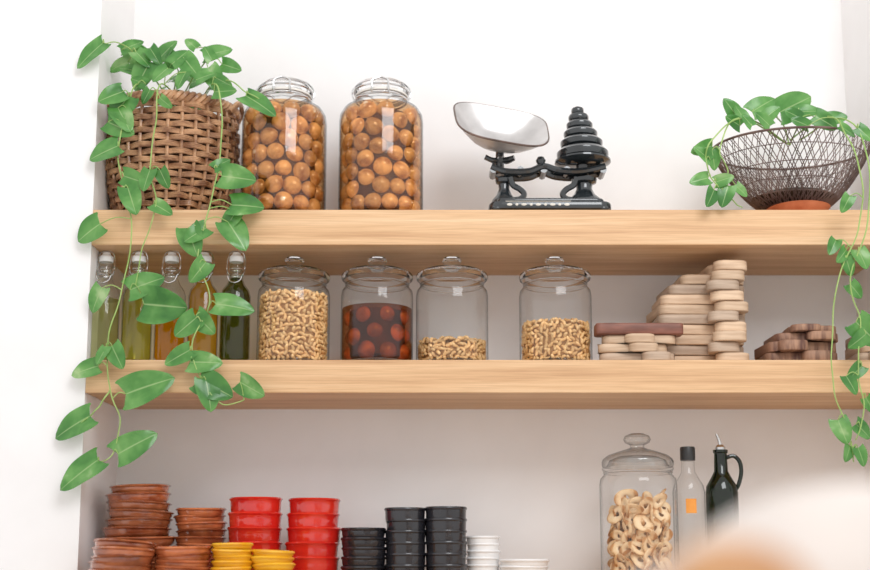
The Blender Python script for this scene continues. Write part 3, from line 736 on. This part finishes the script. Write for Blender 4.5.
stack('yellow_bowl', 'yellow', 273, -.33, 550, .047, .020, .0135, 'yellow glazed ceramic bowl in a stack', 'bowl', 'stacked yellow bowls', .60, .004, .004, 0, .05)
K = 'black glazed ceramic ramekin in a stack'
stack('black_bowl', 'black', 364, -.19, 528, .051, .036, .023, 'black glazed ceramic bowl in a stack', 'bowl', 'stacked black bowls', .64, .002)
stack('black_ramekin', 'black', 405.5, -.19, 508, .0475, .036, .0275, K, 'ramekin', 'stacked black ramekins', .90, .0015, .002)
stack('black_ramekin', 'black', 446, -.19, 507, .0475, .036, .0275, K, 'ramekin', 'stacked black ramekins', .90, .0015, .002)
stack('white_ramekin', 'whitecer', 483, -.16, 536, .038, .030, .017, 'white ceramic ramekin in a stack', 'ramekin', 'stacked white ramekins', .85, .0015)
stack('white_bowl', 'whitecer', 524, -.19, 559, .056, .030, .014, 'white ceramic bowl in a stack', 'bowl', 'stacked white bowls', .6, .0015)

# ------------------------------------------------------------ biscuit jar
BYJ = -0.195; bx = Pt(638.5, 500, BYJ).x
knob_jar('biscuit_jar', (bx, BYJ, ZC), 'tall knob-lidded glass jar of toasted biscuits beside bottles', R=0.0885, H=Pt(638,434,BYJ).z-ZC, lidw=0.93, ls=1.4, lidmat='glass_thin_lid')
bm = MB(); vs = []; fs = []; a_n, b_n = 24, 10
for i in range(a_n):
    a = 2*pi*i/a_n
    for k in range(b_n):
        b = 2*pi*k/b_n; w = 1+0.10*math.sin(3*a+1)
        r_ = 0.0135+0.0080*w*math.cos(b); x_ = r_*math.cos(a)*1.30
        vs.append((x_, r_*math.sin(a)*0.95, 0.0030*math.sin(b)+5.0*x_*x_-0.002+0.0015*math.sin(2*a)))
for i in range(a_n):
    for k in range(b_n):
        i2 = (i+1) % a_n; k2 = (k+1) % b_n; fs.append((i*b_n+k, i2*b_n+k, i2*b_n+k2, i*b_n+k2))
bis = bm.add(vs, fs).obj('ring_biscuit', 'biscuit', smooth=80)
tag(bis, 'thin toasted pale golden biscuit in the glass jar', 'biscuit', 'biscuits in the glass jar')
for i, p in enumerate(pack(230, 0.0134, 0.082, 0.250, 5)):
    if i and p[0]**2+p[1]**2 < 0.04**2: continue
    o = bis if i == 0 else bis.copy()
    if i: C.objects.link(o)
    q_ = 0.87
    o.location = (bx+p[0]*q_, BYJ+p[1]*q_, ZC+0.014+p[2]); a = math.atan2(p[1], p[0])
    o.rotation_euler = (Matrix.Rotation(a, 3, 'Z') @ Matrix.Rotation(pi/2, 3, 'Y') @ Euler((random.uniform(-.9,.9), random.uniform(-.6,.6), random.uniform(0,6))).to_matrix()).to_euler()
    k = random.uniform(0.75, 1.05); o.scale = (k, k, k)

# ------------------------------------------------------------ bottles by the biscuit jar
by_ = -0.17; q = Pt(689, 500, by_); Hh = Pt(689, 447, by_).z-ZC
r = root('glass_bottle', (q.x, by_, ZC), 'clear glass bottle with black cap and orange label', 'bottle')
MB().lathe([(0.0005,0.004),(0.032,0.002),(0.037,0.010),(0.037,Hh-0.105),(0.034,Hh-0.090),(0.022,Hh-0.070),(0.0155,Hh-0.058),(0.0145,Hh-0.030),(0.0145,Hh-0.028)], 44, cap=False).obj('bottle_body', 'glass', r)
MB().lathe([(0.001,Hh-0.032),(0.017,Hh-0.032),(0.0175,Hh-0.026),(0.0175,Hh-0.004),(0.016,Hh),(0.001,Hh)], 30).obj('cap', 'plastic', r, label='black screw cap')
m = MB(); vs = []; fs = []
for i in range(9):
    a = -pi/2-0.15+0.65*i/8-0.25
    for z in (Hh-0.155, Hh-0.122): vs.append((0.0377*math.cos(a), 0.0377*math.sin(a), z))
for i in range(8): fs.append((2*i, 2*i+2, 2*i+3, 2*i+1))
m.add(vs, fs).obj('paper_label', 'label_o', r, label='small orange paper label')
q = Pt(722, 500, by_); Hd = Pt(722, 450, by_).z-ZC
r = root('oil_cruet', (q.x, by_, ZC), 'dark green glass oil bottle with side handle and metal pourer', 'bottle')
MB().lathe([(0.0005,0.004),(0.034,0.002),(0.037,0.010),(0.037,Hd-0.100),(0.035,Hd-0.085),(0.022,Hd-0.062),(0.016,Hd-0.050),(0.0145,Hd-0.008),(0.017,Hd-0.006),(0.017,Hd),(0.012,Hd)], 44, cap=False).obj('bottle_body', 'glass_bottlegreen', r)
MB().tube(smoothpath([(0.014,0,Hd-0.018),(0.030,-0.002,Hd-0.014),(0.043,-0.004,Hd-0.028),(0.046,-0.004,Hd-0.052),(0.040,-0.003,Hd-0.078),(0.033,0,Hd-0.092)], 7), 0.0048, 10).obj('handle', 'glass_bottlegreen', r, label='looped green glass handle')
m = MB().lathe([(0.001,Hd-0.004),(0.0115,Hd-0.004),(0.012,Hd+0.006),(0.007,Hd+0.012),(0.001,Hd+0.012)], 20)
m.tube(smoothpath([(0,0,Hd+0.008),(-0.002,0,Hd+0.022),(-0.008,0,Hd+0.038)], 5), 0.0045, 10, taper=0.7)
m.obj('pourer', 'steel', r, label='steel pouring spout')

# ------------------------------------------------------------ near counter with bread (out of focus)
ct = MB().box(0.02, 1.2, -2.40, -1.7, 1.0, 1.05).obj('serving_counter', 'oak', smooth=0)
MB().box(0.04, 1.18, -2.38, -1.72, 0.0, 1.0).obj('counter_body', 'wall', ct, smooth=0)
tag(ct, 'wooden topped serving counter carrying linen and bread', 'counter')
m = MB(); vs = []; fs = []; ns, nr_ = 48, 20
for i in range(nr_+1):
    t = i/nr_; rr_ = math.sin(t*pi/2)
    for k in range(ns):
        a = 2*pi*k/ns
        lump = 1+0.07*math.sin(3*a+5*t)+0.04*math.sin(7*a-3*t)
        vs.append((0.21*rr_*lump*math.cos(a), 0.12*rr_*lump*math.sin(a), max(0.0005, 0.205*math.cos(t*pi/2)**0.8*(1+0.05*math.sin(4*a)*t)+0.003*math.sin(6*a+9*t)*t*(1-t)*4)))
for i in range(nr_):
    for k in range(ns):
        k2 = (k+1) % ns; fs.append((i*ns+k, (i+1)*ns+k, (i+1)*ns+k2, i*ns+k2))
o = m.add(vs, fs).obj('linen_bundle', 'linen', smooth=80, loc=(0.315, -2.13, 1.05))
tag(o, 'white linen cloth bundle heaped behind bread rolls', 'cloth')
def roll(x, y, z, s, rz):
    m = MB().ball((0,0,0.5*s*0.9), 0.5*s, 1.15, 1, 0.9, 28, 16)
    o = m.obj('bread_roll', 'crust', loc=(x, y, z)); o.rotation_euler = (0,0,rz)
    tag(o, 'round golden-brown bread roll beside white linen', 'bread roll', 'bread rolls on the counter')
roll(0.115, -2.330, 1.05, 0.100, 0.2); roll(0.235, -2.330, 1.05, 0.098, 1.0); roll(0.164, -2.326, 1.138, 0.082, 0.5)

# ------------------------------------------------------------ lights, world, camera
w = bpy.data.worlds.new('world'); bpy.context.scene.world = w; w.use_nodes = True
bg = w.node_tree.nodes['Background']; bg.inputs[0].default_value = (1.0,0.98,0.968,1); bg.inputs[1].default_value = 1.06
def area(loc, target, size, power, col):
    l = bpy.data.lights.new('window_light', 'AREA'); l.shape = 'RECTANGLE'; l.size = size[0]; l.size_y = size[1]; l.energy = power; l.color = col
    o = bpy.data.objects.new('window_light', l); C.objects.link(o); o.location = loc
    o.rotation_euler = (Vector(target)-Vector(loc)).to_track_quat('-Z', 'Y').to_euler()
area((0.9, -2.9, 3.4), (0.1, 0, 1.7), (1.6, 1.2), 46, (0.95,0.975,1.0))
cam = bpy.data.cameras.new('camera'); co = bpy.data.objects.new('camera', cam); C.objects.link(co)
cam.sensor_width = 36; cam.lens = FPX/870*36; cam.shift_y = SH/870
co.location = CAM; co.rotation_euler = (pi/2+PITCH, 0, 0); cam.clip_start = 0.05
cam.dof.use_dof = True; cam.dof.focus_distance = 2.78; cam.dof.aperture_fstop = 1.4
bpy.context.scene.camera = co
vs_ = bpy.context.scene.view_settings; vs_.view_transform = 'Standard'; vs_.look = 'None'
